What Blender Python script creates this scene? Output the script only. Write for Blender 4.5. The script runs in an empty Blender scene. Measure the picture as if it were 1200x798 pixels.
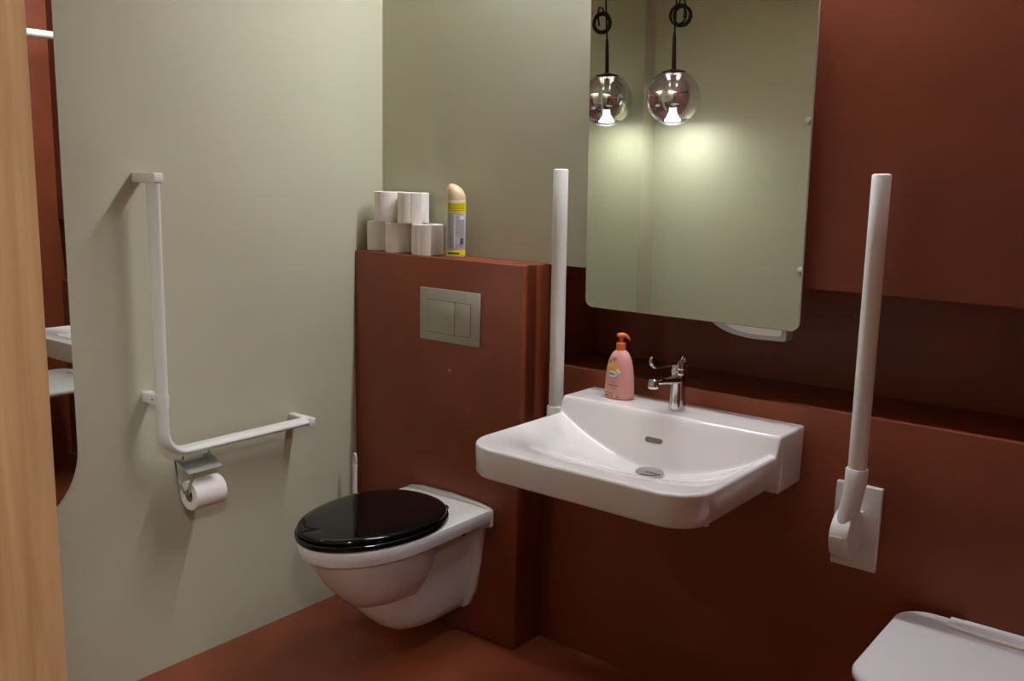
import bpy, bmesh, math, random
from math import sin, cos, pi, sqrt, radians
from mathutils import Vector, Matrix
random.seed(7)
sc = bpy.context.scene
COL = sc.collection

# ------------------------------------------------------------------ materials
def lin(c):
    return tuple(((v/255)/12.92 if v/255 <= .04045 else ((v/255+.055)/1.055)**2.4) for v in c)

def mat(name, rgb, rough=.5, metal=0., spec=.5, var=0., vscale=6., bump=0., bscale=60., coat=0., emit=None, estr=0.):
    m = bpy.data.materials.new(name); m.use_nodes = True
    nt = m.node_tree; b = nt.nodes['Principled BSDF']
    c = lin(rgb) + (1,)
    b.inputs['Base Color'].default_value = c
    b.inputs['Roughness'].default_value = rough
    b.inputs['Metallic'].default_value = metal
    b.inputs['Specular IOR Level'].default_value = spec
    b.inputs['Coat Weight'].default_value = coat
    b.inputs['Coat Roughness'].default_value = .05
    tc = nt.nodes.new('ShaderNodeTexCoord')
    if var:
        n = nt.nodes.new('ShaderNodeTexNoise'); n.inputs['Scale'].default_value = vscale
        n.inputs['Detail'].default_value = 5
        nt.links.new(tc.outputs['Object'], n.inputs['Vector'])
        r = nt.nodes.new('ShaderNodeValToRGB')
        r.color_ramp.elements[0].position = .3; r.color_ramp.elements[1].position = .7
        r.color_ramp.elements[0].color = tuple(v*(1-var) for v in c[:3]) + (1,)
        r.color_ramp.elements[1].color = tuple(v*(1+var) for v in c[:3]) + (1,)
        nt.links.new(n.outputs['Fac'], r.inputs['Fac'])
        nt.links.new(r.outputs['Color'], b.inputs['Base Color'])
    if bump:
        n2 = nt.nodes.new('ShaderNodeTexNoise'); n2.inputs['Scale'].default_value = bscale
        n2.inputs['Detail'].default_value = 3
        nt.links.new(tc.outputs['Object'], n2.inputs['Vector'])
        bp = nt.nodes.new('ShaderNodeBump'); bp.inputs['Strength'].default_value = bump
        bp.inputs['Distance'].default_value = .002
        nt.links.new(n2.outputs['Fac'], bp.inputs['Height'])
        nt.links.new(bp.outputs['Normal'], b.inputs['Normal'])
    if emit:
        b.inputs['Emission Color'].default_value = lin(emit) + (1,)
        b.inputs['Emission Strength'].default_value = estr
    return m

GREEN = mat('sage_green_paint', (188, 184, 156), .55, var=.025, vscale=3, bump=.12, bscale=140)
BROWN = mat('oxide_brown_paint', (128, 62, 36), .42, spec=.4, var=.10, vscale=5, bump=.10, bscale=25)
FLOORM = mat('oxide_brown_floor', (128, 63, 38), .38, spec=.4, var=.14, vscale=4, bump=.06, bscale=20)
CEILM = mat('white_ceiling_paint', (225, 222, 212), .8, var=.02)
HALLM = mat('corridor_paint', (160, 158, 150), .8, var=.02)
CERAM = mat('white_glazed_ceramic', (222, 214, 206), .10, spec=.55, coat=.5, var=.01)
WHITE = mat('white_powder_coat', (228, 223, 213), .35, var=.012, vscale=9)
WPLAS = mat('white_plastic', (222, 216, 210), .38, var=.012, vscale=9)
BLACK = mat('black_gloss_plastic', (9, 9, 10), .045, spec=.42, coat=0., var=.05)
CHROME = mat('polished_chrome', (205, 205, 205), .07, metal=1., var=.02)
STEEL = mat('brushed_steel', (176, 176, 170), .28, metal=1., var=.04, vscale=30)
PLATE = mat('matt_grey_plate', (174, 168, 154), .45, spec=.5, metal=.3, var=.02)
DARK = mat('dark_gap', (45, 42, 38), .6, var=.05)
PAPER = mat('tissue_paper', (240, 231, 220), .9, spec=.1, var=.02, vscale=40, bump=.5, bscale=180)
CARD = mat('cardboard_core', (150, 120, 92), .9, spec=.1, var=.08, vscale=30)
MIRR = mat('silvered_glass', (236, 240, 232), .004, metal=1., var=.003)
GEDGE = mat('polished_glass_edge', (205, 212, 205), .15, metal=.6, var=.03)
PINK = mat('pink_soap_plastic', (226, 158, 148), .25, spec=.5, var=.02)
ORANGE = mat('orange_plastic', (222, 104, 44), .35, var=.03)
YELLOW = mat('yellow_print', (226, 205, 28), .4, var=.03)
AMBER = mat('amber_print', (238, 172, 60), .4, var=.08, vscale=60)
TANP = mat('tan_print', (176, 120, 92), .4, var=.1, vscale=80)
WPRINT = mat('white_print', (232, 222, 214), .4, var=.02)
GPRINT = mat('grey_print', (150, 146, 150), .4, var=.05, vscale=90)
NAVY = mat('dark_print', (52, 48, 60), .5, var=.05)
GREENP = mat('leaf_print', (120, 140, 70), .4, var=.1)
BEIGE = mat('beige_plastic', (222, 192, 150), .3, var=.02)
CANW = mat('can_label_print', (196, 192, 196), .35, var=.03, vscale=60)
CORD = mat('black_cord', (14, 13, 13), .7, var=.1)
BRONZE = mat('dark_bronze_tube', (42, 34, 26), .3, metal=.8, var=.05)
SHTRAY = mat('shaded_white_plastic', (176, 170, 168), .4, var=.02)  # white tray; the shade on its underside is put into this greyer colour
SLOT = mat('dull_grey_metal', (112, 104, 98), .45, metal=.4, var=.04)
SEATM = mat('pale_grey_plastic', (206, 198, 192), .45, var=.015)
LEDM = mat('led_diffuser', (255, 255, 255), .5, emit=(236, 242, 255), estr=85.)
HFILL = mat('corridor_fill_diffuser', (255, 255, 255), .5, emit=(238, 244, 255), estr=66.)
BULB = mat('glowing_bulb_lens', (255, 255, 255), .5, emit=(242, 246, 255), estr=120.)
BELL = mat('glowing_bulb_side', (255, 255, 255), .5, emit=(242, 246, 255), estr=9.)

def wood():
    m = bpy.data.materials.new('light_oak_wood'); m.use_nodes = True
    nt = m.node_tree; b = nt.nodes['Principled BSDF']
    tc = nt.nodes.new('ShaderNodeTexCoord'); mp = nt.nodes.new('ShaderNodeMapping')
    mp.inputs['Scale'].default_value = (40, 40, 2.2)
    n = nt.nodes.new('ShaderNodeTexNoise'); n.inputs['Scale'].default_value = 1.5
    n.inputs['Detail'].default_value = 6; n.inputs['Distortion'].default_value = .6
    r = nt.nodes.new('ShaderNodeValToRGB')
    r.color_ramp.elements[0].position = .3; r.color_ramp.elements[0].color = lin((162, 118, 76)) + (1,)
    r.color_ramp.elements[1].position = .72; r.color_ramp.elements[1].color = lin((190, 147, 101)) + (1,)
    nt.links.new(tc.outputs['Object'], mp.inputs['Vector']); nt.links.new(mp.outputs['Vector'], n.inputs['Vector'])
    nt.links.new(n.outputs['Fac'], r.inputs['Fac']); nt.links.new(r.outputs['Color'], b.inputs['Base Color'])
    b.inputs['Roughness'].default_value = .5
    return m
WOOD = wood()

def globe_glass():
    """mirrored glass fading to clear glass towards the bottom of the globe"""
    m = bpy.data.materials.new('half_mirrored_glass'); m.use_nodes = True
    nt = m.node_tree
    for n in list(nt.nodes): nt.nodes.remove(n)
    out = nt.nodes.new('ShaderNodeOutputMaterial')
    tc = nt.nodes.new('ShaderNodeTexCoord'); sep = nt.nodes.new('ShaderNodeSeparateXYZ')
    nt.links.new(tc.outputs['Object'], sep.inputs[0])
    mr = nt.nodes.new('ShaderNodeMapRange')
    mr.inputs['From Min'].default_value = -.0975; mr.inputs['From Max'].default_value = -.0925
    mr.inputs['To Min'].default_value = .06; mr.inputs['To Max'].default_value = .90
    nt.links.new(sep.outputs['Z'], mr.inputs['Value'])
    gl = nt.nodes.new('ShaderNodeBsdfGlossy'); gl.inputs['Roughness'].default_value = .01
    gl.inputs['Color'].default_value = lin((238, 230, 230)) + (1,)
    tr = nt.nodes.new('ShaderNodeBsdfTransparent'); tr.inputs['Color'].default_value = (.9, .89, .89, 1)
    fr = nt.nodes.new('ShaderNodeFresnel'); fr.inputs['IOR'].default_value = 1.5
    mx = nt.nodes.new('ShaderNodeMath'); mx.operation = 'MAXIMUM'
    nt.links.new(mr.outputs[0], mx.inputs[0]); nt.links.new(fr.outputs[0], mx.inputs[1])
    ms = nt.nodes.new('ShaderNodeMixShader')
    nt.links.new(mx.outputs[0], ms.inputs['Fac'])
    nt.links.new(tr.outputs[0], ms.inputs[1]); nt.links.new(gl.outputs[0], ms.inputs[2])
    df = nt.nodes.new('ShaderNodeBsdfTranslucent'); df.inputs['Color'].default_value = (.9, .88, .88, 1)
    m2 = nt.nodes.new('ShaderNodeMixShader'); m2.inputs['Fac'].default_value = .015
    nt.links.new(ms.outputs[0], m2.inputs[1]); nt.links.new(df.outputs[0], m2.inputs[2])
    nt.links.new(m2.outputs[0], out.inputs['Surface'])
    return m
GLOBE = globe_glass()

# ------------------------------------------------------------------ object helpers
def tag(o, label=None, cat=None, group=None, kind=None):
    if label: o['label'] = label
    if cat: o['category'] = cat
    if group: o['group'] = group
    if kind: o['kind'] = kind
    return o

def thing(name, loc, label, cat, group=None):
    o = bpy.data.objects.new(name, None); COL.objects.link(o)
    o.location = loc; o.empty_display_size = .05
    return tag(o, label, cat, group)

def base(o):
    while o.parent: o = o.parent
    return o.location

def obj(name, bm, ms, parent=None, loc=None, angle=35, label=None):
    """one mesh object; geometry in bm is in world coordinates"""
    L = base(parent) if parent else Vector(loc or (0, 0, 0))
    bmesh.ops.translate(bm, verts=bm.verts, vec=-L)
    bmesh.ops.recalc_face_normals(bm, faces=bm.faces)
    me = bpy.data.meshes.new(name); bm.to_mesh(me); bm.free()
    for m in (ms if isinstance(ms, (list, tuple)) else [ms]): me.materials.append(m)
    for p in me.polygons: p.use_smooth = True
    me.set_sharp_from_angle(angle=radians(angle))
    o = bpy.data.objects.new(name, me); COL.objects.link(o)
    if parent: o.parent = parent
    else: o.location = L
    if label: o['label'] = label
    return o

def struct(name, bm, m, **k):
    o = obj(name, bm, m, **k); o['kind'] = 'structure'; return o

def BM(): return bmesh.new()

def box(bm, x0, x1, y0, y1, z0, z1, bev=0., seg=2, mi=0):
    vs = [bm.verts.new((x, y, z)) for x in (x0, x1) for y in (y0, y1) for z in (z0, z1)]
    F = [(0, 1, 3, 2), (4, 6, 7, 5), (0, 4, 5, 1), (2, 3, 7, 6), (0, 2, 6, 4), (1, 5, 7, 3)]
    fs = [bm.faces.new([vs[i] for i in f]) for f in F]
    for f in fs: f.material_index = mi
    if bev:
        es = list({e for f in fs for e in f.edges})
        bmesh.ops.bevel(bm, geom=es, offset=bev, segments=seg, profile=.5, affect='EDGES')
    return bm

def loft(bm, rings, cap0=True, cap1=True, closed=False, mi=0):
    R = [[bm.verts.new(p) for p in r] for r in rings]
    n = len(R[0]); pairs = list(zip(R[:-1], R[1:]))
    if closed: pairs.append((R[-1], R[0]))
    for a, b in pairs:
        for i in range(n):
            f = bm.faces.new((a[i], a[(i+1) % n], b[(i+1) % n], b[i])); f.material_index = mi
    if not closed:
        if cap0: bm.faces.new(R[0][::-1]).material_index = mi
        if cap1: bm.faces.new(R[-1]).material_index = mi
    return bm

def lathe(bm, prof, c, axis='Z', n=40, mi=0, cap=True):
    """prof: list of (radius, height) along the axis"""
    rings = []
    for r, h in prof:
        ring = []
        for i in range(n):
            a = 2*pi*i/n
            u, v = r*cos(a), r*sin(a)
            p = {'Z': (u, v, h), 'Y': (u, h, v), 'X': (h, u, v)}[axis]
            ring.append((c[0]+p[0], c[1]+p[1], c[2]+p[2]))
        rings.append(ring)
    return loft(bm, rings, cap, cap, mi=mi)

def sweep(bm, path, ra, rb=None, n=20, ref=None, closed=False, mi=0):
    """tube along path; ra along the ref-perpendicular side, rb along ref"""
    rb = rb or ra
    P = [Vector(p) for p in path]; rings = []
    up = Vector(ref) if ref else None
    prev = None
    for i, p in enumerate(P):
        if closed: t = P[(i+1) % len(P)] - P[i-1]
        else: t = P[min(i+1, len(P)-1)] - P[max(i-1, 0)]
        t.normalize()
        if up: b = (up - t*up.dot(t)).normalized()
        else:
            if prev is None:
                b = t.orthogonal().normalized()
            else:
                b = (prev - t*prev.dot(t)).normalized()
            prev = b
        s = t.cross(b)
        A = ra[i] if isinstance(ra, list) else ra
        B = rb[i] if isinstance(rb, list) else rb
        rings.append([p + s*A*cos(2*pi*k/n) + b*B*sin(2*pi*k/n) for k in range(n)])
    return loft(bm, rings, closed=closed, mi=mi)

def rrect(x0, x1, y0, y1, r, n=8):
    """rounded rectangle outline, ccw; r = scalar or 4 radii (x1y1, x0y1, x0y0, x1y0)"""
    rs = r if isinstance(r, (list, tuple)) else [r]*4
    pts = []
    for (cx, cy, a0), q in zip([(x1, y1, 0), (x0, y1, 90), (x0, y0, 180), (x1, y0, 270)], rs):
        ox = cx - q if cx == x1 else cx + q
        oy = cy - q if cy == y1 else cy + q
        for k in range(n+1):
            a = radians(a0 + 90*k/n)
            pts.append((ox + q*cos(a), oy + q*sin(a)))
    return pts

def arc(c, r, a0, a1, n, plane):
    out = []
    for k in range(n+1):
        a = radians(a0 + (a1-a0)*k/n); u, v = r*cos(a), r*sin(a)
        out.append({'XY': (c[0]+u, c[1]+v, c[2]), 'YZ': (c[0], c[1]+u, c[2]+v), 'XZ': (c[0]+u, c[1], c[2]+v)}[plane])
    return out

def smooth(e0, e1, v):
    t = max(0., min(1., (v-e0)/(e1-e0))); return t*t*(3-2*t)

# ------------------------------------------------------------------ the room
XR, YF, ZC = 2.352, -1.93, 2.58          # right wall, front wall, ceiling
W, B, H = .714, .129, 1.196             # boxing around the cistern
ZU, ZL, NY = 1.193, .893, .266          # niche top, ledge, niche back

struct('floor', box(BM(), -.12, XR+.12, -2.06, .32, -.06, 0), FLOORM)
struct('ceiling', box(BM(), -.12, XR+.12, -2.06, .32, ZC, ZC+.08), CEILM)
struct('wall_left', box(BM(), -.12, 0, -2.06, .32, 0, ZC), GREEN)
struct('wall_back', box(BM(), 0, 1.2, 0, .32, ZU, ZC), GREEN)
struct('wall_back_panel', box(BM(), 1.2, XR, 0, .32, ZU, ZC), BROWN)
struct('wall_back_niche', box(BM(), W, XR, NY, .32, ZL, ZU), BROWN)
struct('wall_back_lower', box(BM(), W, XR, 0, .32, 0, ZL, .003), BROWN)
struct('wall_cistern', box(BM(), 0, W, -B, .0, 0, H, .004), BROWN)
struct('wall_cistern_backing', box(BM(), 0, W, .0, .32, 0, ZU), BROWN)
struct('wall_right', box(BM(), XR, XR+.12, YF, .32, 0, ZC), BROWN)
JX0, JX1, ZD = 1.5968, 2.365, 2.12       # door opening
bm = BM(); box(bm, 0, JX0-.035, YF-.12, YF, 0, ZC); box(bm, JX0-.035, JX1+.03, YF-.12, YF, ZD+.035, ZC)
box(bm, JX1+.03, XR+.12, YF-.12, YF, 0, ZC)
struct('wall_front', bm, GREEN)
# wooden door lining with its casing
bm = BM()
box(bm, JX0-.035, JX0, YF-.13, YF+.012, 0, ZD, .002)
box(bm, JX1, JX1+.03, YF-.13, YF-.001, 0, ZD, .002)
box(bm, JX0-.035, JX1+.03, YF-.13, YF+.012, ZD, ZD+.035, .002)
door = struct('door_1', bm, WOOD)
bm = BM()
box(bm, JX0-.09, JX0-.036, YF+.0005, YF+.012, 0, ZD+.09, .003)
obj('door_casing', bm, WOOD, door)
# corridor behind the doorway
struct('floor_corridor', box(BM(), .6, 3.6, -3.8, -2.06, -.06, 0), FLOORM)
struct('ceiling_corridor', box(BM(), .6, 3.6, -3.8, -2.06, ZC, ZC+.08), CEILM)
struct('wall_corridor_rear', box(BM(), .6, 3.6, -3.9, -3.8, 0, ZC), HALLM)
struct('wall_corridor_left', box(BM(), .5, .6, -3.9, -2.06, 0, ZC), HALLM)
struct('wall_corridor_right', box(BM(), 3.6, 3.7, -3.9, -2.05, 0, ZC), HALLM)
struct('wall_corridor_front', box(BM(), XR+.12, 3.6, -2.05, -1.95, 0, ZC), HALLM)

# ------------------------------------------------------------------ lamps (the room's own, plus an added corridor fill)
LY = -.090
for x, where in ((.50, 'the one nearest the left wall'), (1.04, 'the middle one of three'), (1.58, 'the short one nearest the right wall')):
    ln = .30 if x > 1.5 else .52
    t = thing('linear_ceiling_lamp', (x+ln/2, LY, ZC), 'slim white linear ceiling lamp by the back wall, ' + where, 'lamp', 'linear lamps along the back wall')
    bm = BM(); box(bm, x, x+ln, LY-.026, LY+.026, ZC-.05, ZC-.0005); box(bm, x, x+ln, LY-.026, LY-.0225, ZC-.0625, ZC-.05); obj('housing', bm, WPLAS, t)  # second box is an added lip that cuts light at shallow angles
    bm = BM(); box(bm, x+.008, x+ln-.008, LY-.021, LY+.021, ZC-.0525, ZC-.0503); obj('diffuser', bm, LEDM, t)
t = thing('corridor_fill_lamp', (2.95, -2.55, ZC), 'round white ceiling lamp added unseen in the corridor to fill the doorway with light', 'lamp')  # unseen lamp added as fill for the doorway and its wood lining
bm = BM(); lathe(bm, [(.19, ZC-.001), (.19, ZC-.04)], (2.95, -2.55, 0)); obj('housing', bm, WPLAS, t)
bm = BM(); lathe(bm, [(.18, ZC-.041), (.17, ZC-.06), (.1, ZC-.072)], (2.95, -2.55, 0)); obj('diffuser', bm, HFILL, t)

# pendant by the front left corner (seen in the mirrors)
PX, PY, PZ, PR = .211, -1.73, 1.719, .122
t = thing('pendant_lamp', (PX, PY, PZ), 'half mirrored glass globe pendant lamp with coiled black cord, by the front corner', 'lamp')
bm = BM()
prof = []
for k in range(33):
    a = radians(-90 + 1.5 + (66+88)*k/32)
    prof.append((PR*cos(a), PR*sin(a)))
rings = [[(PX+r*cos(2*pi*i/56), PY+r*sin(2*pi*i/56), PZ+h) for i in range(56)] for r, h in prof]
loft(bm, rings, True, False); obj('globe_shade', bm, GLOBE, t, angle=80)
bm = BM(); lathe(bm, [(.052, PZ+.108), (.054, PZ+.114), (.030, PZ+.120), (.014, PZ+.124)], (PX, PY, 0)); obj('shade_cap', bm, BRONZE, t)
bm = BM(); lathe(bm, [(.016, PZ-.044), (.020, PZ-.070), (.030, PZ-.086), (.036, PZ-.098), (.036, PZ-.1025)], (PX, PY, 0), n=32)
bulb = obj('bulb', bm, BELL, t, angle=80)
bm = BM(); lathe(bm, [(.034, PZ-.1027), (.034, PZ-.1035)], (PX, PY, 0), n=32); obj('bulb_lens', bm, BULB, bulb)
bm = BM(); lathe(bm, [(.013, PZ+.1), (.013, PZ-.03), (.016, PZ-.047)], (PX, PY, 0), n=20); obj('bulb_holder', bm, BRONZE, t)
bm = BM(); lathe(bm, [(.010, PZ+.118), (.0075, PZ+.265), (.005, PZ+.282)], (PX, PY, 0), n=20); obj('stem', bm, BRONZE, t)
bm = BM(); sweep(bm, [(PX, PY, PZ+.275), (PX+.004, PY, PZ+.34), (PX+.010, PY, PZ+.5), (PX+.004, PY, ZC-.02)], .004, n=8)
cord = obj('cord', bm, CORD, t)
bm = BM()
path = []
for k in range(170):
    a = 2*pi*k/34 + .5
    rr = .043 + .006*sin(k*.13)
    path.append((PX+.030+rr*cos(a)+.005*sin(k*.037), PY+.005*sin(k*.11)+.007*cos(k*.05), PZ+.352+rr*sin(a)*.95))
sweep(bm, path, .0042, n=8)
sweep(bm, [(PX+.012, PY, PZ+.385), (PX+.026, PY, PZ+.418), (PX+.044, PY, PZ+.424), (PX+.052, PY, PZ+.395), (PX+.045, PY, PZ+.34)], .004, n=8)
obj('cord_coil', bm, CORD, cord)
bm = BM(); lathe(bm, [(.05, ZC-.001), (.05, ZC-.02), (.012, ZC-.03)], (PX+.004, PY, 0)); obj('ceiling_rose', bm, BRONZE, t)

# coat pegs on the front wall (seen in the mirror)
for (x, z), lab in (((.776, 1.61), 'small white round coat peg on the front wall, upper of two'),
                    ((.777, .955), 'small white round coat peg on the front wall, lower of two')):
    t = thing('coat_peg', (x, YF, z), lab, 'coat peg', 'white coat pegs on the front wall')
    bm = BM(); lathe(bm, [(.012, .0005), (.012, .004), (.006, .006), (.006, .022)], (x, YF, z), 'Y', 20); obj('stem', bm, WPLAS, t)
    bm = BM(); lathe(bm, [(.006, .020), (.0135, .023), (.0135, .031), (.010, .034), (.003, .035)], (x, YF, z), 'Y', 20); obj('knob', bm, WPLAS, t)

# shower curtain rail (its reflection shows in the left mirror)
t = thing('shower_rail', (2.15, 0, 2.04), 'white straight shower curtain rail up high between back and front walls', 'rail')
bm = BM(); lathe(bm, [(.018, -.012), (.018, YF+.012)], (2.15, 0, 2.04), 'Y', 20); obj('tube', bm, WHITE, t)
for y0, y1 in ((-.0005, -.014), (YF+.014, YF+.0005)):
    bm = BM(); lathe(bm, [(.032, y0), (.030, y1)], (2.15, 0, 2.04), 'Y', 24); obj('wall_flange', bm, WHITE, t)

# ------------------------------------------------------------------ mirrors
def flat_panel(bm, outline, put, th, bev=.002):
    """outline 2-D, put(u, v, d) -> world; thin plate with a small chamfer; front (mi 0) and edge (mi 1)"""
    n = len(outline)
    cu = sum(p[0] for p in outline)/n; cv = sum(p[1] for p in outline)/n
    ins = []
    for i, (u, v) in enumerate(outline):
        a = Vector(outline[i-1]); b = Vector(outline[(i+1) % n]); t = (b-a).normalized(); nn = Vector((-t.y, t.x))
        if nn.dot(Vector((cu-u, cv-v))) < 0: nn = -nn
        ins.append((u+nn.x*bev, v+nn.y*bev))
    rings = [[put(u, v, 0) for u, v in outline], [put(u, v, th-bev) for u, v in outline], [put(u, v, th) for u, v in ins]]
    R = [[bm.verts.new(p) for p in r] for r in rings]
    for a, b in zip(R[:-1], R[1:]):
        for i in range(n):
            bm.faces.new((a[i], a[(i+1) % n], b[(i+1) % n], b[i])).material_index = 1
    bm.faces.new(R[0]).material_index = 1
    bm.faces.new(R[-1]).material_index = 0
    return bm

TILT = .03
MX0, MX1, MZ0, MZ1 = .872, 1.507, 1.086, 1.97
def put_back(u, v, d):
    s = v-MZ0
    return (u, -.040 - s*sin(TILT) - d*cos(TILT) + .006, MZ0 + s*cos(TILT) - d*sin(TILT))
t = thing('wall_mirror', (1.19, 0, MZ0), 'tall mirror with rounded lower corners above the washbasin', 'mirror')
bm = BM(); flat_panel(bm, rrect(MX0, MX1, MZ0, MZ1, .024), put_back, .006); obj('mirror_glass', bm, [MIRR, GEDGE], t, angle=20)
for y_, z_ in ((-.032, 1.24), (-.050, 1.88)):
    bm = BM(); box(bm, .95, 1.40, y_, -.002, z_, z_+.03, .002); obj('mounting_rail', bm, STEEL, t)

MYA, MYB = -1.120, -1.757
out = []
def slant(y, z): return (y - .04*(z-1.3) if y < -1.5 else y, z)
for p in rrect(MYB, MYA, .535, 2.40, .195, 14): out.append(slant(*p))
t = thing('wall_mirror', (0, -1.43, .535), 'full length mirror with large rounded corners on the left wall', 'mirror')
bm = BM(); flat_panel(bm, out, lambda u, v, d: (.027+d, u, v), .006); obj('mirror_glass', bm, [MIRR, GEDGE], t, angle=20)
bm = BM(); flat_panel(bm, rrect(MYB+.12, MYA-.12, .75, 2.15, .02), lambda u, v, d: (.0005+d, u, v), .0255, .0005); obj('backing', bm, DARK, t)

# paper towel dispenser tucked in the niche behind the mirror
t = thing('paper_towel_dispenser', (1.37, .06, 1.06), 'white paper towel dispenser showing below the mirror edge', 'dispenser')
def profile(x0, x1, zb, zt, lift):
    pts = []
    for k in range(15):
        a = pi/2*k/14
        pts.append((x0 + (x1-x0)*.62*(1-cos(a)), zb + lift*(1-sin(a)) ))
    pts += [(x1-.004, zb+.002), (x1, zb+.008), (x1, zt), (x0, zt)]
    return pts
pr = profile(1.245, 1.459, 1.049, 1.19, .05)
bm = BM(); loft(bm, [[(x, y, z) for x, z in pr] for y in (.001, .046)]); obj('tray', bm, SHTRAY, t)
pr = profile(1.285, 1.450, 1.0625, 1.15, .032)
bm = BM(); loft(bm, [[(x, y, z) for x, z in pr] for y in (-.009, .03)]); obj('paper_towel', bm, PAPER, t)

# ------------------------------------------------------------------ washbasin
SX0, SX1, SYF = .884, 1.526, -.592
RB = .008
def ramp(e0, e1, v):
    # straight slope with rounded top and foot
    t = (v-e0)/(e1-e0); q = .13
    if t <= -q: return 0.
    if t < q: return (t+q)**2/(4*q)
    if t <= 1-q: return t
    if t < 1+q: return 1-(1+q-t)**2/(4*q)
    return 1.
def basin_h(x, y):
    zr, zs = .801, .846
    cx = 1.225
    hw = (cx-.895) if x < cx else (1.506-cx)
    X = min(1., abs(x-cx)/hw)
    fx = cos(pi/2*X)**(.95 if x < cx else .75)
    yc = -.205                                  # crease at the centre
    yfr = -.563
    Y = max(0., min(1., (yc-.015-y)/(yc-.015-yfr)))
    fy = 1 - smooth(.12, 1.0, Y)
    floor = zr - .088*fx*fy
    # steep wall up to the rear shelf, its foot sweeping in a half moon
    foot = -.170 - .045*fx
    s = ramp(foot, -.150, y)
    return floor + (zs-floor)*s
def yfront(x):
    r = .088
    x = max(SX0+RB, min(SX1-RB, x))
    a, b = SX0+RB, SX1-RB
    yf = SYF + RB
    if x < a+r: return yf + r - sqrt(max(0, r*r-(r-(x-a))**2))
    if x > b-r: return yf + r - sqrt(max(0, r*r-(r-(b-x))**2))
    return yf
NX, NA, NB_ = 190, 90, 60
xs = []
for i in range(NX+1):
    t_ = i/NX; tt = .5-.5*cos(pi*t_); q = .55*tt+.45*t_
    xs.append(SX0+RB + (SX1-SX0-2*RB)*q)
def basin_grid(bm, hf):
    G = []
    for x in xs:
        yf = yfront(x); col = []
        for j in range(NA+1): col.append((x, yf + (-.235-yf)*j/NA))
        for j in range(1, NB_+1): col.append((x, -.235 + (-RB*.4+.235)*j/NB_))
        G.append([bm.verts.new((px, py, hf(px, py))) for px, py in col])
    return G
def zbot(x, y):
    zb = .723 - .029*smooth(-.138, -.128, y)
    return min(zb, basin_h(x, y)-.024)
bm = BM()
G = basin_grid(bm, basin_h); U = basin_grid(bm, zbot)
M_ = len(G[0])
for i in range(NX):
    for j in range(M_-1):
        bm.faces.new((G[i][j], G[i+1][j], G[i+1][j+1], G[i][j+1]))
        bm.faces.new((U[i][j], U[i][j+1], U[i+1][j+1], U[i+1][j]))
def boundary(g):
    return ([g[i][0] for i in range(NX)] + [g[NX][j] for j in range(M_-1)] +
            [g[i][M_-1] for i in range(NX, 0, -1)] + [g[0][j] for j in range(M_-1, 0, -1)])
Tb, Ub = boundary(G), boundary(U)
nb = len(Tb); nrm = []
for i in range(nb):
    a = Tb[i-1].co; b = Tb[(i+1) % nb].co
    n_ = Vector((b.y-a.y, a.x-b.x)); n_.normalize(); nrm.append(n_)
def skirt(off, zf):
    r = []
    for i in range(nb):
        c = Tb[i].co; n_ = nrm[i]
        y = c.y + n_.y*off
        r.append(bm.verts.new((c.x+n_.x*off, min(y, -.0006), zf(i))))
    return r
loops = [Tb]
for th in (22.5, 45, 67.5, 90):
    a = radians(th); loops.append(skirt(RB*sin(a), lambda i: Tb[i].co.z - RB*(1-cos(a))))
loops.append(skirt(RB*.75, lambda i: Ub[i].co.z + RB))
loops.append(skirt(RB*.2, lambda i: Ub[i].co.z + RB*.25))
loops.append(Ub)
for A_, B_ in zip(loops[:-1], loops[1:]):
    for i in range(nb):
        j = (i+1) % nb
        bm.faces.new((A_[i], A_[j], B_[j], B_[i]))
basin = thing('washbasin', (1.205, 0, .693), 'white wall hung washbasin with rounded front corners', 'washbasin')
obj('basin', bm, CERAM, basin, angle=60)
dz = basin_h(1.232, -.262)
bm = BM(); lathe(bm, [(.030, dz-.004), (.030, dz+.004), (.035, dz+.006), (.036, dz+.009), (.034, dz+.0115), (.018, dz+.0135), (.003, dz+.014)], (1.234, -.262, 0))
obj('drain_cover', bm, CHROME, basin, label='round chrome drain cover')
# overflow slot on the rear wall of the bowl
yo = -.182; zo = basin_h(1.197, yo); d_ = .002
sl = (basin_h(1.197, yo+d_)-basin_h(1.197, yo-d_))/(2*d_)
tv = Vector((0, 1, sl)).normalized(); nv = Vector((0, -sl, 1)).normalized(); c0 = Vector((1.197, yo, zo))
bm = BM(); pil = rrect(-.0255, .0255, -.0068, .0068, .0067)
def po(s, d): return [c0 + Vector((1, 0, 0))*u*s + tv*v*s + nv*d for u, v in pil]
loft(bm, [po(1.0, -.004), po(1.0, .0008), po(.93, .0014), po(.8, .0011)], True, True)
obj('overflow', bm, SLOT, basin, label='slim metal overflow slot')
bm = BM()
lathe(bm, [(.02, .70), (.02, .66), (.026, .655), (.026, .617), (.02, .608)], (1.262, -.297, 0), n=24)
box(bm, 1.40, 1.422, -.31, -.29, .636, .70, .003)
sweep(bm, [(1.262, -.29, .64), (1.255, -.2, .64), (1.245, -.1, .64), (1.24, -.002, .64)], .016, n=16)
obj('drain_trap', bm, WPLAS, basin, label='white plastic trap under the bowl')

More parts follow.
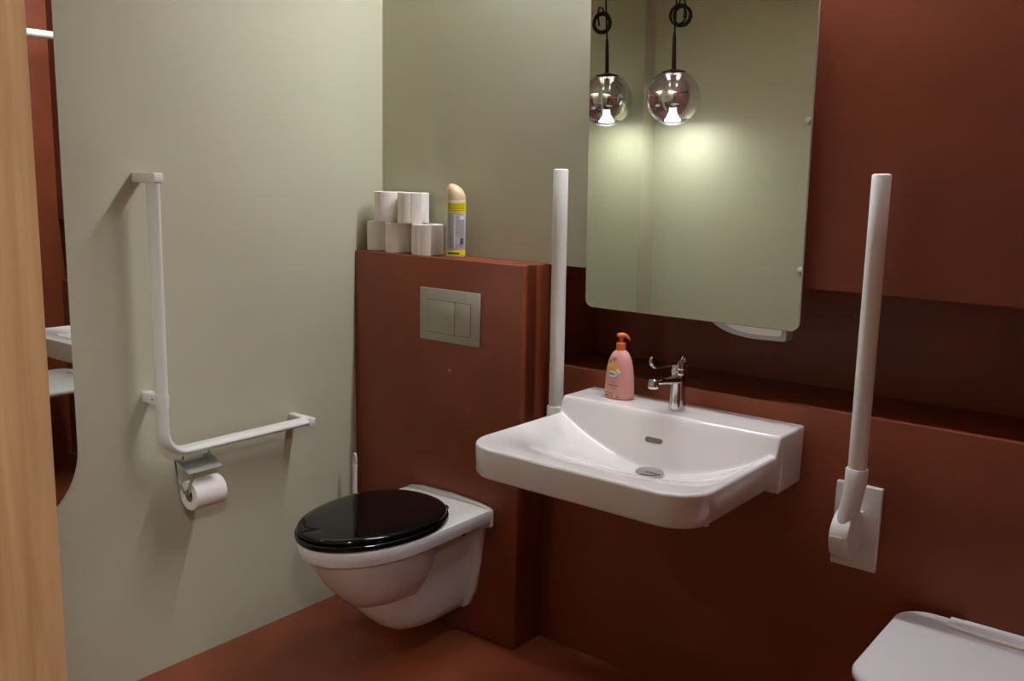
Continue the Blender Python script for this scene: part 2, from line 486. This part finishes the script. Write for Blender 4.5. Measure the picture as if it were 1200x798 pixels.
# ------------------------------------------------------------------ tap
FX, FY, FZ = 1.206, -.082, .8465
tap = thing('basin_tap', (FX, FY, FZ), 'chrome mixer tap with long elbow lever on the washbasin', 'tap')
bm = BM()
rings = []
for z, a, b, dy in ((0, .0235, .0245, 0), (.004, .0235, .0245, 0), (.03, .021, .0225, 0), (.06, .0185, .021, -.001), (.075, .018, .021, -.002), (.09, .0185, .021, -.002), (.096, .0165, .019, -.002)):
    rings.append([(FX+a*cos(2*pi*i/32), FY+dy+b*sin(2*pi*i/32), FZ+z) for i in range(32)])
loft(bm, rings); obj('body', bm, CHROME, tap)
bm = BM()
path = [(FX, FY-.004, FZ+.083), (FX, FY-.04, FZ+.086), (FX, FY-.085, FZ+.091), (FX, FY-.122, FZ+.095), (FX, FY-.138, FZ+.096)]
sweep(bm, path, [.018, .0165, .015, .0135, .011], [.0115, .0105, .0095, .009, .008], n=24, ref=(0, 0, 1))
obj('spout', bm, CHROME, tap)
bm = BM(); lathe(bm, [(.0125, .079), (.0138, .081), (.0138, .092), (.0125, .0945), (.0125, .101), (.009, .104)], (FX, FY-.132, FZ), n=28); obj('aerator', bm, CHROME, tap)
bm = BM(); lathe(bm, [(.0185, .0965), (.0195, .099), (.0195, .108), (.0175, .111), (.0185, .114), (.018, .122), (.014, .130), (.007, .1335)], (FX, FY-.002, FZ), n=28); obj('handle_hub', bm, CHROME, tap)
bm = BM()
path = [(FX, FY+.010, FZ+.128), (FX, FY-.012, FZ+.128), (FX, FY-.05, FZ+.129), (FX, FY-.10, FZ+.131), (FX, FY-.128, FZ+.134), (FX, FY-.143, FZ+.140), (FX, FY-.150, FZ+.149), (FX, FY-.149, FZ+.157), (FX, FY-.145, FZ+.162)]
sweep(bm, path, [.006, .0055, .005, .0046, .0046, .0046, .005, .0052, .003], [.0045, .004, .0034, .0032, .0034, .004, .0048, .005, .003], n=16, ref=(1, 0, 0))
lever = obj('lever', bm, CHROME, tap)
bm = BM()
loopc = (FX+.004, FY+.014, FZ+.128)
path = [(loopc[0], loopc[1]+.0105*cos(a), loopc[2]+.0135*sin(a)) for a in [2*pi*k/28 for k in range(28)]]
sweep(bm, path, .0026, n=10, closed=True)
sweep(bm, [(FX+.004, FY+.016, FZ+.116), (FX+.010, FY+.028, FZ+.116)], .0022, n=8)
obj('lever_loop', bm, CHROME, lever)

# ------------------------------------------------------------------ soap bottle
BX, BY, BZ = 1.018, -.070, .8468
soap = thing('soap_bottle', (BX, BY, BZ), 'pink liquid soap bottle with orange pump standing on the washbasin', 'soap bottle')
SP = [(0, .042, .027), (.003, .0455, .0295), (.03, .0455, .030), (.06, .0435, .0295), (.085, .040, .028), (.107, .0345, .0255), (.121, .028, .022), (.130, .021, .0175), (.1345, .0145, .0135), (.137, .0125, .0125)]
ROT = radians(-4)
def bsurf(th, z, off=0.):
    for (z0, a0, b0), (z1, a1, b1) in zip(SP[:-1], SP[1:]):
        if z <= z1: break
    f = (z-z0)/(z1-z0); a = a0+(a1-a0)*f+off; b = b0+(b1-b0)*f+off
    x, y = a*sin(th), -b*cos(th)
    return Vector((BX+x*cos(ROT)-y*sin(ROT), BY+x*sin(ROT)+y*cos(ROT), BZ+z))
bm = BM(); loft(bm, [[bsurf(-2*pi*i/48, z) for i in range(48)] for z, _, _ in SP]); obj('bottle', bm, PINK, soap, angle=60)
bm = BM(); lathe(bm, [(.0135, .132), (.0135, .154), (.012, .156), (.0065, .157), (.0065, .170)], (BX, BY, BZ), n=32); obj('pump_collar', bm, ORANGE, soap)
bm = BM()
dx_, dy_ = .94, .34
rings = []
for q, w_, zl, zh in ((-.0125, .004, .174, .180), (-.010, .0075, .171, .182), (-.002, .0095, .169, .184), (.007, .008, .171, .1835), (.014, .006, .170, .181), (.020, .0045, .166, .176), (.0245, .003, .162, .168)):
    zm, zr_ = (zl+zh)/2, (zh-zl)/2
    rings.append([(BX+q*dx_-dy_*w_*cos(a), BY+q*dy_+dx_*w_*cos(a), BZ+zm+zr_*sin(a)) for a in [2*pi*k/18 for k in range(18)]])
loft(bm, rings); obj('pump_head', bm, ORANGE, soap, angle=60)
def patch(bm, th0, z0, rw, rh, off=.0006, n=20, wob=0., mi=0, lobes=5):
    """flat print hugging the bottle; rw, rh in metres"""
    R = .04
    ring = []
    for k in range(n):
        a = 2*pi*k/n; q = 1 + wob*sin(lobes*a+z0*900)
        ring.append(bm.verts.new(bsurf(th0 + rw*q*cos(a)/R, z0 + rh*q*sin(a), off)))
    c = bm.verts.new(bsurf(th0, z0, off))
    for k in range(n):
        bm.faces.new((c, ring[k], ring[(k+1) % n])).material_index = mi
def bar(bm, th0, th1, z0, z1, off=.0007, n=6, mi=0):
    A_ = [bm.verts.new(bsurf(th0+(th1-th0)*k/n, z0, off)) for k in range(n+1)]
    B_ = [bm.verts.new(bsurf(th0+(th1-th0)*k/n, z1, off)) for k in range(n+1)]
    for k in range(n): bm.faces.new((A_[k], A_[k+1], B_[k+1], B_[k])).material_index = mi
T0 = -.12
bm = BM()
patch(bm, T0-.18, .096, .012, .010, wob=.22, mi=0); patch(bm, T0+.15, .089, .011, .008, off=.0008, wob=.2, mi=0)
patch(bm, T0-.45, .088, .010, .009, off=.0009, wob=.2, mi=0)
patch(bm, T0+.02, .112, .011, .006, off=.0007, wob=.12, mi=1); patch(bm, T0-.36, .104, .006, .005, off=.001, wob=.2, mi=2)
patch(bm, T0+.42, .079, .006, .008, off=.0008, wob=.2, mi=3, lobes=4)
obj('fruit_print', bm, [AMBER, TANP, GREENP, WPRINT], soap, label='orange and yellow fruit print')
bm = BM(); patch(bm, T0-.62, .024, .008, .011, wob=.2, mi=0); patch(bm, T0-.63, .011, .006, .006, off=.001, wob=.2, mi=2)
obj('fruit_print', bm, [AMBER, TANP, GREENP, WPRINT], soap, label='small orange fruit print near the base')
bm = BM()
patch(bm, T0, .071, .0165, .0118, off=.0011, n=36, mi=1); patch(bm, T0, .071, .0152, .0106, off=.0014, n=36, mi=0)
# the faint lettering in the oval and the lines of small print
x_ = T0-.26
for k, (w_, h_) in enumerate(((.05, .006), (.07, .0042), (.07, .0042), (.04, .006), (.07, .0042), (.06, .0042))):
    bar(bm, x_, x_+w_, .0682, .0682+h_, .0018, 3, mi=1); x_ += w_+.022
for z_, a0, a1, m_ in ((.051, -.08, .14, 2), (.0445, -.3, .35, 2), (.037, -.36, .42, 1), (.0285, -.28, .3, 2)):
    a_ = a0
    while a_ < a1:
        w_ = random.uniform(.03, .09); bar(bm, T0+a_, T0+min(a_+w_, a1), z_, z_+.0026, .0008, 2, mi=m_); a_ += w_+.02
patch(bm, T0-.42, .011, .0052, .0052, off=.0009, n=24, mi=1); patch(bm, T0+.0-.06, .011, .0056, .0056, off=.0009, n=24, mi=1)
patch(bm, T0-.06, .011, .0042, .0042, off=.0012, n=24, mi=3); patch(bm, T0-.42, .012, .003, .0026, off=.0012, n=24, mi=0)
bar(bm, T0+.34, T0+.52, .006, .0085, .0009, 3, mi=1); bar(bm, T0+.34, T0+.40, .0095, .015, .0009, 2, mi=2)
obj('label_print', bm, [WPRINT, NAVY, GPRINT, PINK], soap, label='white oval badge over small grey print')

# ------------------------------------------------------------------ toilet
TX = .443
def dring(w, yf, ym, yb, wb, z, n=64, ex=2.05):
    """D outline: rounded front, sides running straight back to the wall"""
    pts = []
    nf = n//2
    for k in range(nf+1):
        a = pi*k/nf
        c, s = cos(a), sin(a)
        u = (abs(c)**(2/ex))*(1 if c >= 0 else -1); v = abs(s)**(2/ex)
        pts.append((TX+w*u, ym-(ym-yf)*v, z))
    ns = 10
    for k in range(1, ns+1):
        f = k/ns; g = smooth(0, 1, f)
        pts.append((TX-w-(wb-w)*g, ym+(yb-ym)*f, z))
    nbk = 11
    for k in range(1, nbk+1): pts.append((TX-wb+2*wb*k/nbk, yb, z))
    for k in range(1, ns):
        f = 1-k/ns; g = smooth(0, 1, f)
        pts.append((TX+w+(wb-w)*g, ym+(yb-ym)*f, z))
    return pts
YB = -B-.0006
toilet = thing('toilet', (TX, -B, .085), 'white wall hung toilet with black lid on the boxed in wall', 'toilet')
bm = BM()
# trapway body against the wall
S = [(.045, -.36, -.30, .045, .084), (.062, -.388, -.27, .060, .085), (.072, -.408, -.26, .070, .092), (.081, -.448, -.27, .080, .12), (.089, -.502, -.28, .090, .17),
     (.096, -.548, -.30, .100, .22), (.102, -.590, -.32, .110, .28), (.108, -.62, -.33, .118, .34), (.112, -.64, -.33, .122, .40)]
loft(bm, [dring(w, yf, ym, YB, wb, z) for w, yf, ym, wb, z in S])
# the cup
def cup(a_, yf, yb, z, n=64):
    yc, pts = -.44 + (yf+.686)*.45, []
    for k in range(n):
        q = 2*pi*k/n
        pts.append((TX+a_*cos(q), yc+((yc-yf) if sin(q) < 0 else (yb-yc))*sin(q), z))
    return pts
loft(bm, [cup(*c) for c in ((.03, -.48, -.38, .186), (.062, -.520, -.36, .198), (.092, -.558, -.335, .222), (.118, -.596, -.305, .258), (.138, -.632, -.28, .30),
                            (.153, -.660, -.262, .342), (.1625, -.680, -.25, .375), (.1655, -.688, -.248, .392))])
# rim and deck
S = [(.164, -.684, -.44, .150, .3895), (.170, -.696, -.44, .160, .3905), (.177, -.704, -.44, .172, .395), (.180, -.709, -.44, .176, .41), (.181, -.711, -.44, .177, .428), (.179, -.708, -.44, .175, .4355), (.173, -.700, -.44, .169, .4375)]
loft(bm, [dring(w, yf, ym, YB, wb, z) for w, yf, ym, wb, z in S])
# flange against the wall, wide at the deck and narrowing to the foot
pr = []
for x, z in [(.1795, .383), (.181, .41), (.181, .434), (.172, .440), (.12, .448), (0, .452), (-.12, .448), (-.172, .440), (-.181, .434), (-.181, .41), (-.1795, .383),
             (-.150, .374), (-.142, .33), (-.134, .25), (-.118, .16), (-.094, .10), (-.072, .084), (.072, .084), (.094, .10), (.118, .16), (.134, .25), (.142, .33), (.150, .374)]:
    pr.append((TX+x, z))
def fl(y, s): return [(TX+(x-TX)*s, y, .25+(z-.25)*s) for x, z in pr]
loft(bm, [fl(YB, 1), fl(YB-.010, 1), fl(YB-.014, .985)])
obj('bowl', bm, CERAM, toilet, angle=42)
def egg(z, s, sx=0.):
    pts = []
    cx, cy = .439, -.438
    for k in range(72):
        a = 2*pi*k/72; c, q = cos(a), sin(a)
        b = .277 if q < 0 else .212
        ex = 2.0 if q < 0 else 2.25
        u = abs(c)**(2/ex)*(1 if c >= 0 else -1); v = abs(q)**(2/ex)*(1 if q >= 0 else -1)
        pts.append((cx+(.1845-s)*u, cy+(b-s)*v, z))
    return pts
bm = BM(); loft(bm, [egg(.4392, .006), egg(.4415, .001), egg(.448, 0), egg(.4530, .001), egg(.4550, .004), egg(.4556, .009)]); obj('seat', bm, BLACK, toilet, label='black seat ring')
bm = BM(); loft(bm, [egg(.4562, .012), egg(.4585, .008), egg(.464, .006), egg(.469, .008), egg(.4718, .012), egg(.4745, .03), egg(.4765, .08)])
lid = obj('lid', bm, BLACK, toilet, angle=50, label='glossy black lid')
for q in (-.07, .07):
    bm = BM(); lathe(bm, [(.006, TX+q-.014), (.0075, TX+q-.011), (.0075, TX+q+.011), (.006, TX+q+.014)], (0, -.236, .4475), 'X', 20)
    obj('hinge', bm, BLACK, toilet)
for q in (-1, 1):
    bm = BM(); lathe(bm, [(.009, TX+q*.120), (.009, TX+q*.1265)], (0, -.205, .368), 'X', 18); obj('bolt_cap', bm, DARK, toilet)

# toilet brush between toilet and left wall
t = thing('toilet_brush', (.072, -.20, 0), 'white toilet brush in a holder in the corner beside the toilet', 'toilet brush')
bm = BM(); lathe(bm, [(.031, .0005), (.032, .004), (.031, .12), (.030, .124), (.028, .12), (.028, .02), (.005, .018)], (.072, -.20, 0), cap=False); obj('holder', bm, WPLAS, t)
bm = BM(); lathe(bm, [(.008, .13), (.0075, .3), (.0085, .46), (.009, .48)], (.072, -.20, 0), n=18)
hp = [(.072+.0065*cos(a), -.20, .497+.021*sin(a)) for a in [2*pi*k/24 for k in range(24)]]
sweep(bm, hp, .0042, n=10, closed=True); obj('handle', bm, WPLAS, t)
bm = BM(); lathe(bm, [(.012, .03), (.024, .04), (.026, .09), (.022, .12), (.01, .135)], (.072, -.20, 0), n=24); obj('brush_head', bm, mat('white_bristle', (226, 222, 216), .9, var=.1, vscale=120, bump=.8, bscale=300), t)

# flush plate
X0, X1, Z0, Z1 = .3114, .5574, .9366, 1.1006
t = thing('flush_plate', ((X0+X1)/2, -B, Z0), 'grey dual flush plate on the brown boxing above the toilet', 'flush plate')
bm = BM(); box(bm, X0, X1, -B-.0085, -B-.0005, Z0, Z1, .0012); obj('plate', bm, PLATE, t)
bx0, bx1, bz0, bz1 = X0+.0335, X0+.2115, Z0+.0265, Z0+.1275
bm = BM(); box(bm, bx0-.0012, bx1+.0012, -B-.0088, -B-.0084, bz0-.0012, bz1+.0012); obj('button_gap_shade', bm, DARK, t, label='dark sheet painted as the shadow gap around the buttons')  # dark sheet behind the buttons paints the shade of their gap
xm = X0+.148
for a, b in ((bx0, xm-.0012), (xm+.0012, bx1)):
    bm = BM(); box(bm, a, b, -B-.0098, -B-.0086, bz0, bz1, .0004); obj('flush_button', bm, PLATE, t)
# little screw cap on the boxing
bm = BM(); lathe(bm, [(.006, -.0005), (.006, -.002), (.004, -.0032)], (.433, -B, .848), 'Y', 18)
tag(obj('screw_cap', bm, TANP, loc=(.433, -B, .848)), 'tiny tan screw cap on the brown boxing below the flush plate', 'screw cap')

# ------------------------------------------------------------------ spare rolls
def toilet_roll(c, label, tail=None):
    x, y, z = c; R, h = .0505, .0975
    t = thing('toilet_roll', c, label, 'toilet roll', 'spare toilet rolls on the boxing')
    bm = BM()
    prof = [(.021, .0), (R-.002, 0), (R, .002), (R*1.002, h*.5), (R, h-.002), (R-.002, h), (.021, h)]
    rings = []
    for r, hh in prof:
        rings.append([(x+r*(1+.006*sin(3*a+x*90))*cos(a), y+r*(1+.006*sin(3*a+x*90))*sin(a), z+hh) for a in [2*pi*k/48 for k in range(48)]])
    loft(bm, rings, closed=True)
    if tail is not None:
        a0 = radians(tail); P = []
        for k in range(9):
            a = a0 - .5 + .07*k; rr = R + .0012 + .0008*k**1.3
            P.append((x+rr*cos(a), y+rr*sin(a)))
        n_ = len(P)
        loft(bm, [[(u, v, z+.001) for u, v in P] + [(u*.999+x*.001, v*.999+y*.001, z+.001) for u, v in P[::-1]],
                  [(u, v, z+h-.001) for u, v in P] + [(u*.999+x*.001, v*.999+y*.001, z+h-.001) for u, v in P[::-1]]])
    obj('paper', bm, PAPER, t)
    bm = BM()
    loft(bm, [[(x+r*cos(2*pi*k/32), y+r*sin(2*pi*k/32), z+hh) for k in range(32)] for r, hh in ((.0208, .001), (.0208, h-.001), (.0196, h-.001), (.0196, .001))], closed=True)
    obj('cardboard_core', bm, CARD, t)
    return t
HB = H+.0004
toilet_roll((.056, -.056, HB), 'white toilet roll at the left wall end of the bottom row')
toilet_roll((.159, -.070, HB), 'white toilet roll in the middle of the bottom row')
toilet_roll((.277, -.070, HB), 'white toilet roll nearest the spray can in the bottom row', -40)
toilet_roll((.104, -.068, HB+.098), 'white toilet roll on top of the pile, nearer the left wall')
toilet_roll((.213, -.068, HB+.098), 'white toilet roll on top of the pile, nearer the spray can', -25)

# ------------------------------------------------------------------ air freshener can
CX, CY, CZ = .402, -.072, HB
t = thing('air_freshener', (CX, CY, CZ), 'slim spray can with beige slanted cap beside the toilet rolls', 'spray can')
RC = .0295
bm = BM(); lathe(bm, [(.026, 0), (.0285, .002), (.0295, .005), (.0295, .168), (.0285, .176), (.026, .180)], (CX, CY, CZ)); obj('can', bm, CANW, t)
def cbar(bm, a0, a1, z0, z1, off, mi=0, n=None):
    n = n or max(2, int(abs(a1-a0)/.12))
    r = RC+off
    P0 = [bm.verts.new((CX+r*sin(a0+(a1-a0)*k/n), CY-r*cos(a0+(a1-a0)*k/n), CZ+z0)) for k in range(n+1)]
    P1 = [bm.verts.new((v.co.x, v.co.y, CZ+z1)) for v in P0]
    for k in range(n): bm.faces.new((P0[k], P0[k+1], P1[k+1], P1[k])).material_index = mi
bm = BM()
cbar(bm, -pi, pi, .140, .172, .0005, 0, 48); cbar(bm, -pi, pi, .007, .024, .0005, 0, 48)
A0 = .65                                                      # towards the door
cbar(bm, A0-.95, A0+.45, .0115, .0165, .0009, 1)
for z_ in (.146, .152, .158, .164):
    a_ = A0-.9
    while a_ < A0+.9:
        w_ = random.uniform(.08, .3); cbar(bm, a_, a_+w_, z_, z_+.0022, .0009, 2); a_ += w_+.06
z_ = .032
while z_ < .136:
    for c0_, c1_ in ((A0-1.05, A0-.15), (A0+.0, A0+1.05)):
        if c0_ > A0-.2 and .042 < z_ < .062: continue
        a_ = c0_
        while a_ < c1_:
            w_ = random.uniform(.06, .22); cbar(bm, a_, min(a_+w_, c1_), z_, z_+.0017, .0009, 3); a_ += w_+.04
    z_ += .0042
for k in range(9): cbar(bm, A0+.5, A0+.95, .043+.0021*k, .043+.0021*k+.0012, .0009, 1)
cbar(bm, A0-.13, A0-.02, .03, .135, .0007, 4); cbar(bm, A0+.45, A0+1.0, .118, .130, .0012, 4)
obj('label_print', bm, [YELLOW, NAVY, mat('olive_print', (140, 128, 20), .5, var=.05), GPRINT, WPRINT], t, label='yellow bands over grey columns of small print')
bm = BM()
rings = []
for r, h, q in [(.0282, .176, 0), (.0288, .186, 0), (.0288, .194, .15), (.0278, .203, .4), (.025, .2125, .55), (.019, .2195, .62), (.010, .2235, .62), (.003, .2245, .62)]:
    rings.append([(CX+r*cos(a)-.004*q, CY+r*sin(a)-.001*q, CZ+h - q*.62*r*(cos(a)*.82+sin(a)*.57)) for a in [2*pi*i/36 for i in range(36)]])
loft(bm, rings); obj('cap', bm, BEIGE, t, angle=60, label='beige slanted spray cap')

# ------------------------------------------------------------------ L-shaped grab bar on the left wall
GX, GY, GZ = .078, -.905, .6735
t = thing('grab_bar', (0, GY, GZ), 'white L-shaped grab bar on the left wall', 'grab bar')
rb_ = .066
path = [(GX, GY, 1.436 - k*(1.436-GZ-rb_)/14) for k in range(15)]
path += arc((GX, GY+rb_, GZ+rb_), rb_, 180, 270, 14, 'YZ')[1:]
path += [(GX, GY+rb_ + k*(-.398-GY-rb_)/12, GZ) for k in range(1, 13)]
bm = BM(); sweep(bm, path, .0122, .027, n=28, ref=(1, 0, 0)); obj('tube', bm, WHITE, t)
bm = BM(); box(bm, .0006, GX+.030, GY-.0145, GY+.0145, 1.412, 1.4385, .004, 3); obj('wall_bracket', bm, WHITE, t)
bm = BM(); box(bm, .0006, GX-.006, GY-.014, GY+.014, .812, .842, .003, 3)
sweep(bm, [(GX, GY, .811), (GX, GY, .843)], .0145, .0295, n=28, ref=(1, 0, 0)); br = obj('wall_bracket', bm, WHITE, t)
bm = BM(); lathe(bm, [(.003, -.0145), (.003, -.0162)], (GX-.022, GY, .828), 'Y', 12); obj('screw', bm, STEEL, br)
bm = BM(); box(bm, .0006, GX+.028, -.4185, -.3925, GZ-.0135, GZ+.0135, .005, 3); obj('wall_bracket', bm, WHITE, t)

# paper holder hung on the bar, with its roll
t = thing('toilet_paper_holder', (GX, -.79, .60), 'chrome toilet paper holder hanging from the grab bar', 'paper holder')
RXc, RZc = .088, .549
for y in (-.856, -.772):
    bm = BM()
    pth = arc((GX, y, GZ), .0225, 200, 340, 12, 'XZ')
    pth = [(GX+.0, y, GZ-.014)] + [(GX-.004, y, GZ-.022), (GX-.008, y-.001, GZ-.028)]
    sweep(bm, [(GX+.012, y, GZ-.0135), (GX+.014, y, GZ-.02), (GX+.004, y, GZ-.026), (GX-.012, y, GZ-.028)], .0032, n=10)
    obj('hook', bm, CHROME, t)
bm = BM()
pl = []
for k in range(9):
    f = k/8; pl.append((GX-.022+.072*f, GZ-.029-.018*f*f-.010*f))
loft(bm, [[(x, y, z) for x, z in pl] + [(x, y, z-.0018) for x, z in pl[::-1]] for y in (-.862, -.752)])
obj('cover_plate', bm, STEEL, t)
bm = BM()
sweep(bm, [(GX-.02, -.860, GZ-.031), (GX-.012, -.860, .60), (RXc-.004, -.850, RZc), (RXc, -.846, RZc)], .003, n=10)
pl2 = [(GX+.046, GZ-.055), (GX+.040, .600), (RXc+.016, .575), (RXc+.006, RZc-.004)]
loft(bm, [[(x+.006, y, z) for x, z in pl2] + [(x-.006, y, z) for x, z in pl2[::-1]] for y in (-.8465, -.8445)])
sweep(bm, [(RXc, -.848, RZc), (RXc, -.735, RZc), (RXc, -.728, RZc)], .004, n=12)
obj('roll_arm', bm, CHROME, t)
ro = thing('toilet_roll', (RXc, -.79, RZc-.008), 'part used toilet roll hanging on the chrome holder under the grab bar', 'toilet roll')
bm = BM(); ya, yb = -.840, -.741; R = .043; zc = RZc-.009
loft(bm, [[(RXc+r*cos(a), y, zc+r*sin(a)) for a in [2*pi*k/48 for k in range(48)]] for r, y in ((.0185, ya), (R-.002, ya), (R, ya+.002), (R, yb-.002), (R-.002, yb), (.0185, yb))], closed=True)
obj('paper', bm, PAPER, ro)
bm = BM(); loft(bm, [[(RXc+r*cos(a), y, zc+r*sin(a)) for a in [2*pi*k/32 for k in range(32)]] for r, y in ((.0183, ya+.001), (.0183, yb-.001), (.0168, yb-.001), (.0168, ya+.001))], closed=True)
obj('cardboard_core', bm, CARD, ro)

# ------------------------------------------------------------------ fold-up support arms
def support_arm(px, top, bot, label, R=.0212):
    """px: plate centre; top / bot: (x, y, z) of the tube axis"""
    t = thing('support_arm', (px, 0, .512), label, 'support arm', 'folded up support arms beside the washbasin')
    bm = BM(); box(bm, px-.056, px+.056, -.0165, -.0006, .512, .727, .004, 3); obj('wall_plate', bm, WHITE, t)
    tx, ty, tz = bot
    bm = BM()
    v = Vector(top)-Vector(bot)
    P = [Vector(bot)+v*f for f in (0, .25, .5, .75, .994, .998, 1.)]
    sweep(bm, P, [R]*5+[R-.0015, R-.005], n=32, ref=(0, 1, 0)); obj('tube', bm, WHITE, t)
    # hinge: round cheek drum with axis along x, neck rising to the socket round the tube
    hx = tx-.012; yc, zc = -.079, .620
    bm = BM()
    lathe(bm, [(.052, hx-.028), (.059, hx-.0255), (.062, hx-.020), (.062, hx+.013), (.060, hx+.0175), (.054, hx+.020), (.050, hx+.0195)], (0, yc, zc), 'X', 52)
    drum = obj('hinge', bm, WHITE, t)
    bm = BM()
    rings = []
    for z, cx, cy, a, b in ((.635, hx-.003, yc-.002, .0205, .050), (.665, hx-.002, yc-.003, .021, .045), (.69, hx+.001, yc-.004, .0215, .038), (.72, tx-.005, ty+.001, .0225, .031), (.75, tx-.001, ty, .0245, .0262), (.787, tx, ty, .0250, .0250), (.7895, tx, ty, .0238, .0238)):
        rings.append([(cx+a*(abs(cos(q))**.8)*(1 if cos(q) > 0 else -1), cy+b*(abs(sin(q))**.8)*(1 if sin(q) > 0 else -1), z) for q in [2*pi*k/36 for k in range(36)]])
    loft(bm, rings); obj('socket', bm, WHITE, t)
    bm = BM(); cr = []
    for k in range(9):
        q = radians(172 + 40*k/8); cr.append((yc+.0645*cos(q), zc+.0645*sin(q)))
    cr += [(yc+.055*cos(q), zc+.055*sin(q)) for q in [radians(212 - 40*k/8) for k in range(9)]]
    loft(bm, [[(x, y, z) for y, z in cr] for x in (hx-.0205, hx+.008)]); obj('release_catch', bm, WHITE, drum)
    bm = BM(); box(bm, hx-.022, hx+.016, -.06, -.016, .575, .665, .004, 2); obj('hinge_block', bm, WHITE, t)
    return t
support_arm(1.678, (1.690, -.092, 1.474), (1.6925, -.090, .76), 'white folded up support arm right of the washbasin')
support_arm(.803, (.808, -.089, 1.474), (.8095, -.079, .76), 'white folded up support arm between the toilet boxing and the washbasin')

# ------------------------------------------------------------------ folding seat at lower right
t = thing('folding_bench', (2.05, 0, .44), 'pale grey wall mounted folding shower bench low on the brown wall', 'bench')
zt = .462
def seat_ring(s, z):
    return [(x, y, z) for x, y in rrect(1.808+s, 2.29-s, -.455+s, -.030-s*.5, [.07-s*.5, .07-s*.5, .085-s*.5, .085-s*.5], 10)]
bm = BM()
loft(bm, [seat_ring(.012, zt-.027), seat_ring(.004, zt-.025), seat_ring(0, zt-.019), seat_ring(0, zt-.010), seat_ring(.004, zt-.003), seat_ring(.012, zt)])
obj('seat_panel', bm, SEATM, t, angle=50)
bm = BM()
pts = []
for k in range(13):
    f = k/12; x = 1.921 + (2.177-1.921)*f; pts.append((x, -.089 - .012*sin(pi*f)))
ol = pts + [(2.177, -.046), (1.921, -.046)]
loft(bm, [[(x, y, z) for x, y in ol] for z in (zt-.03, zt+.006)] + [[(x, y+.004 if y < -.05 else y, zt+.010) for x, y in ol]])
obj('hinge_cover', bm, WPLAS, t, label='white hinge strip along the wall')
bm = BM(); box(bm, 1.94, 2.16, -.05, -.0006, .40, .455, .004); obj('wall_bracket', bm, WPLAS, t)

# ------------------------------------------------------------------ camera, world, view
cd = bpy.data.cameras.new('camera'); cam = bpy.data.objects.new('camera', cd); COL.objects.link(cam)
yaw, pitch, roll = .6650, -.1725, .0229
C = Vector((2.3643, -2.279, 1.449))
f0 = Vector((-sin(yaw), cos(yaw), 0)); r0 = Vector((cos(yaw), sin(yaw), 0)); up = Vector((0, 0, 1))
fw = f0*cos(pitch)+up*sin(pitch); u0 = up*cos(pitch)-f0*sin(pitch)
r_ = r0*cos(roll)+u0*sin(roll); u_ = u0*cos(roll)-r0*sin(roll)
cam.matrix_world = Matrix(((r_.x, u_.x, -fw.x, C.x), (r_.y, u_.y, -fw.y, C.y), (r_.z, u_.z, -fw.z, C.z), (0, 0, 0, 1)))
cd.sensor_width = 36; cd.lens = 1100.99/1200*36; cd.clip_start = .02
sc.camera = cam
w = bpy.data.worlds.new('world'); sc.world = w; w.use_nodes = True
w.node_tree.nodes['Background'].inputs['Color'].default_value = (.8, .85, 1, 1)
w.node_tree.nodes['Background'].inputs['Strength'].default_value = .03
vs = sc.view_settings
sc.display_settings.display_device = 'sRGB'
vs.view_transform = 'Standard'; vs.look = 'None'; vs.gamma = 1; vs.use_curve_mapping = False
vs.exposure = 1.20
sc.cycles.sample_clamp_indirect = 6
sc.cycles.max_bounces = 12; sc.cycles.glossy_bounces = 8; sc.cycles.transparent_max_bounces = 12
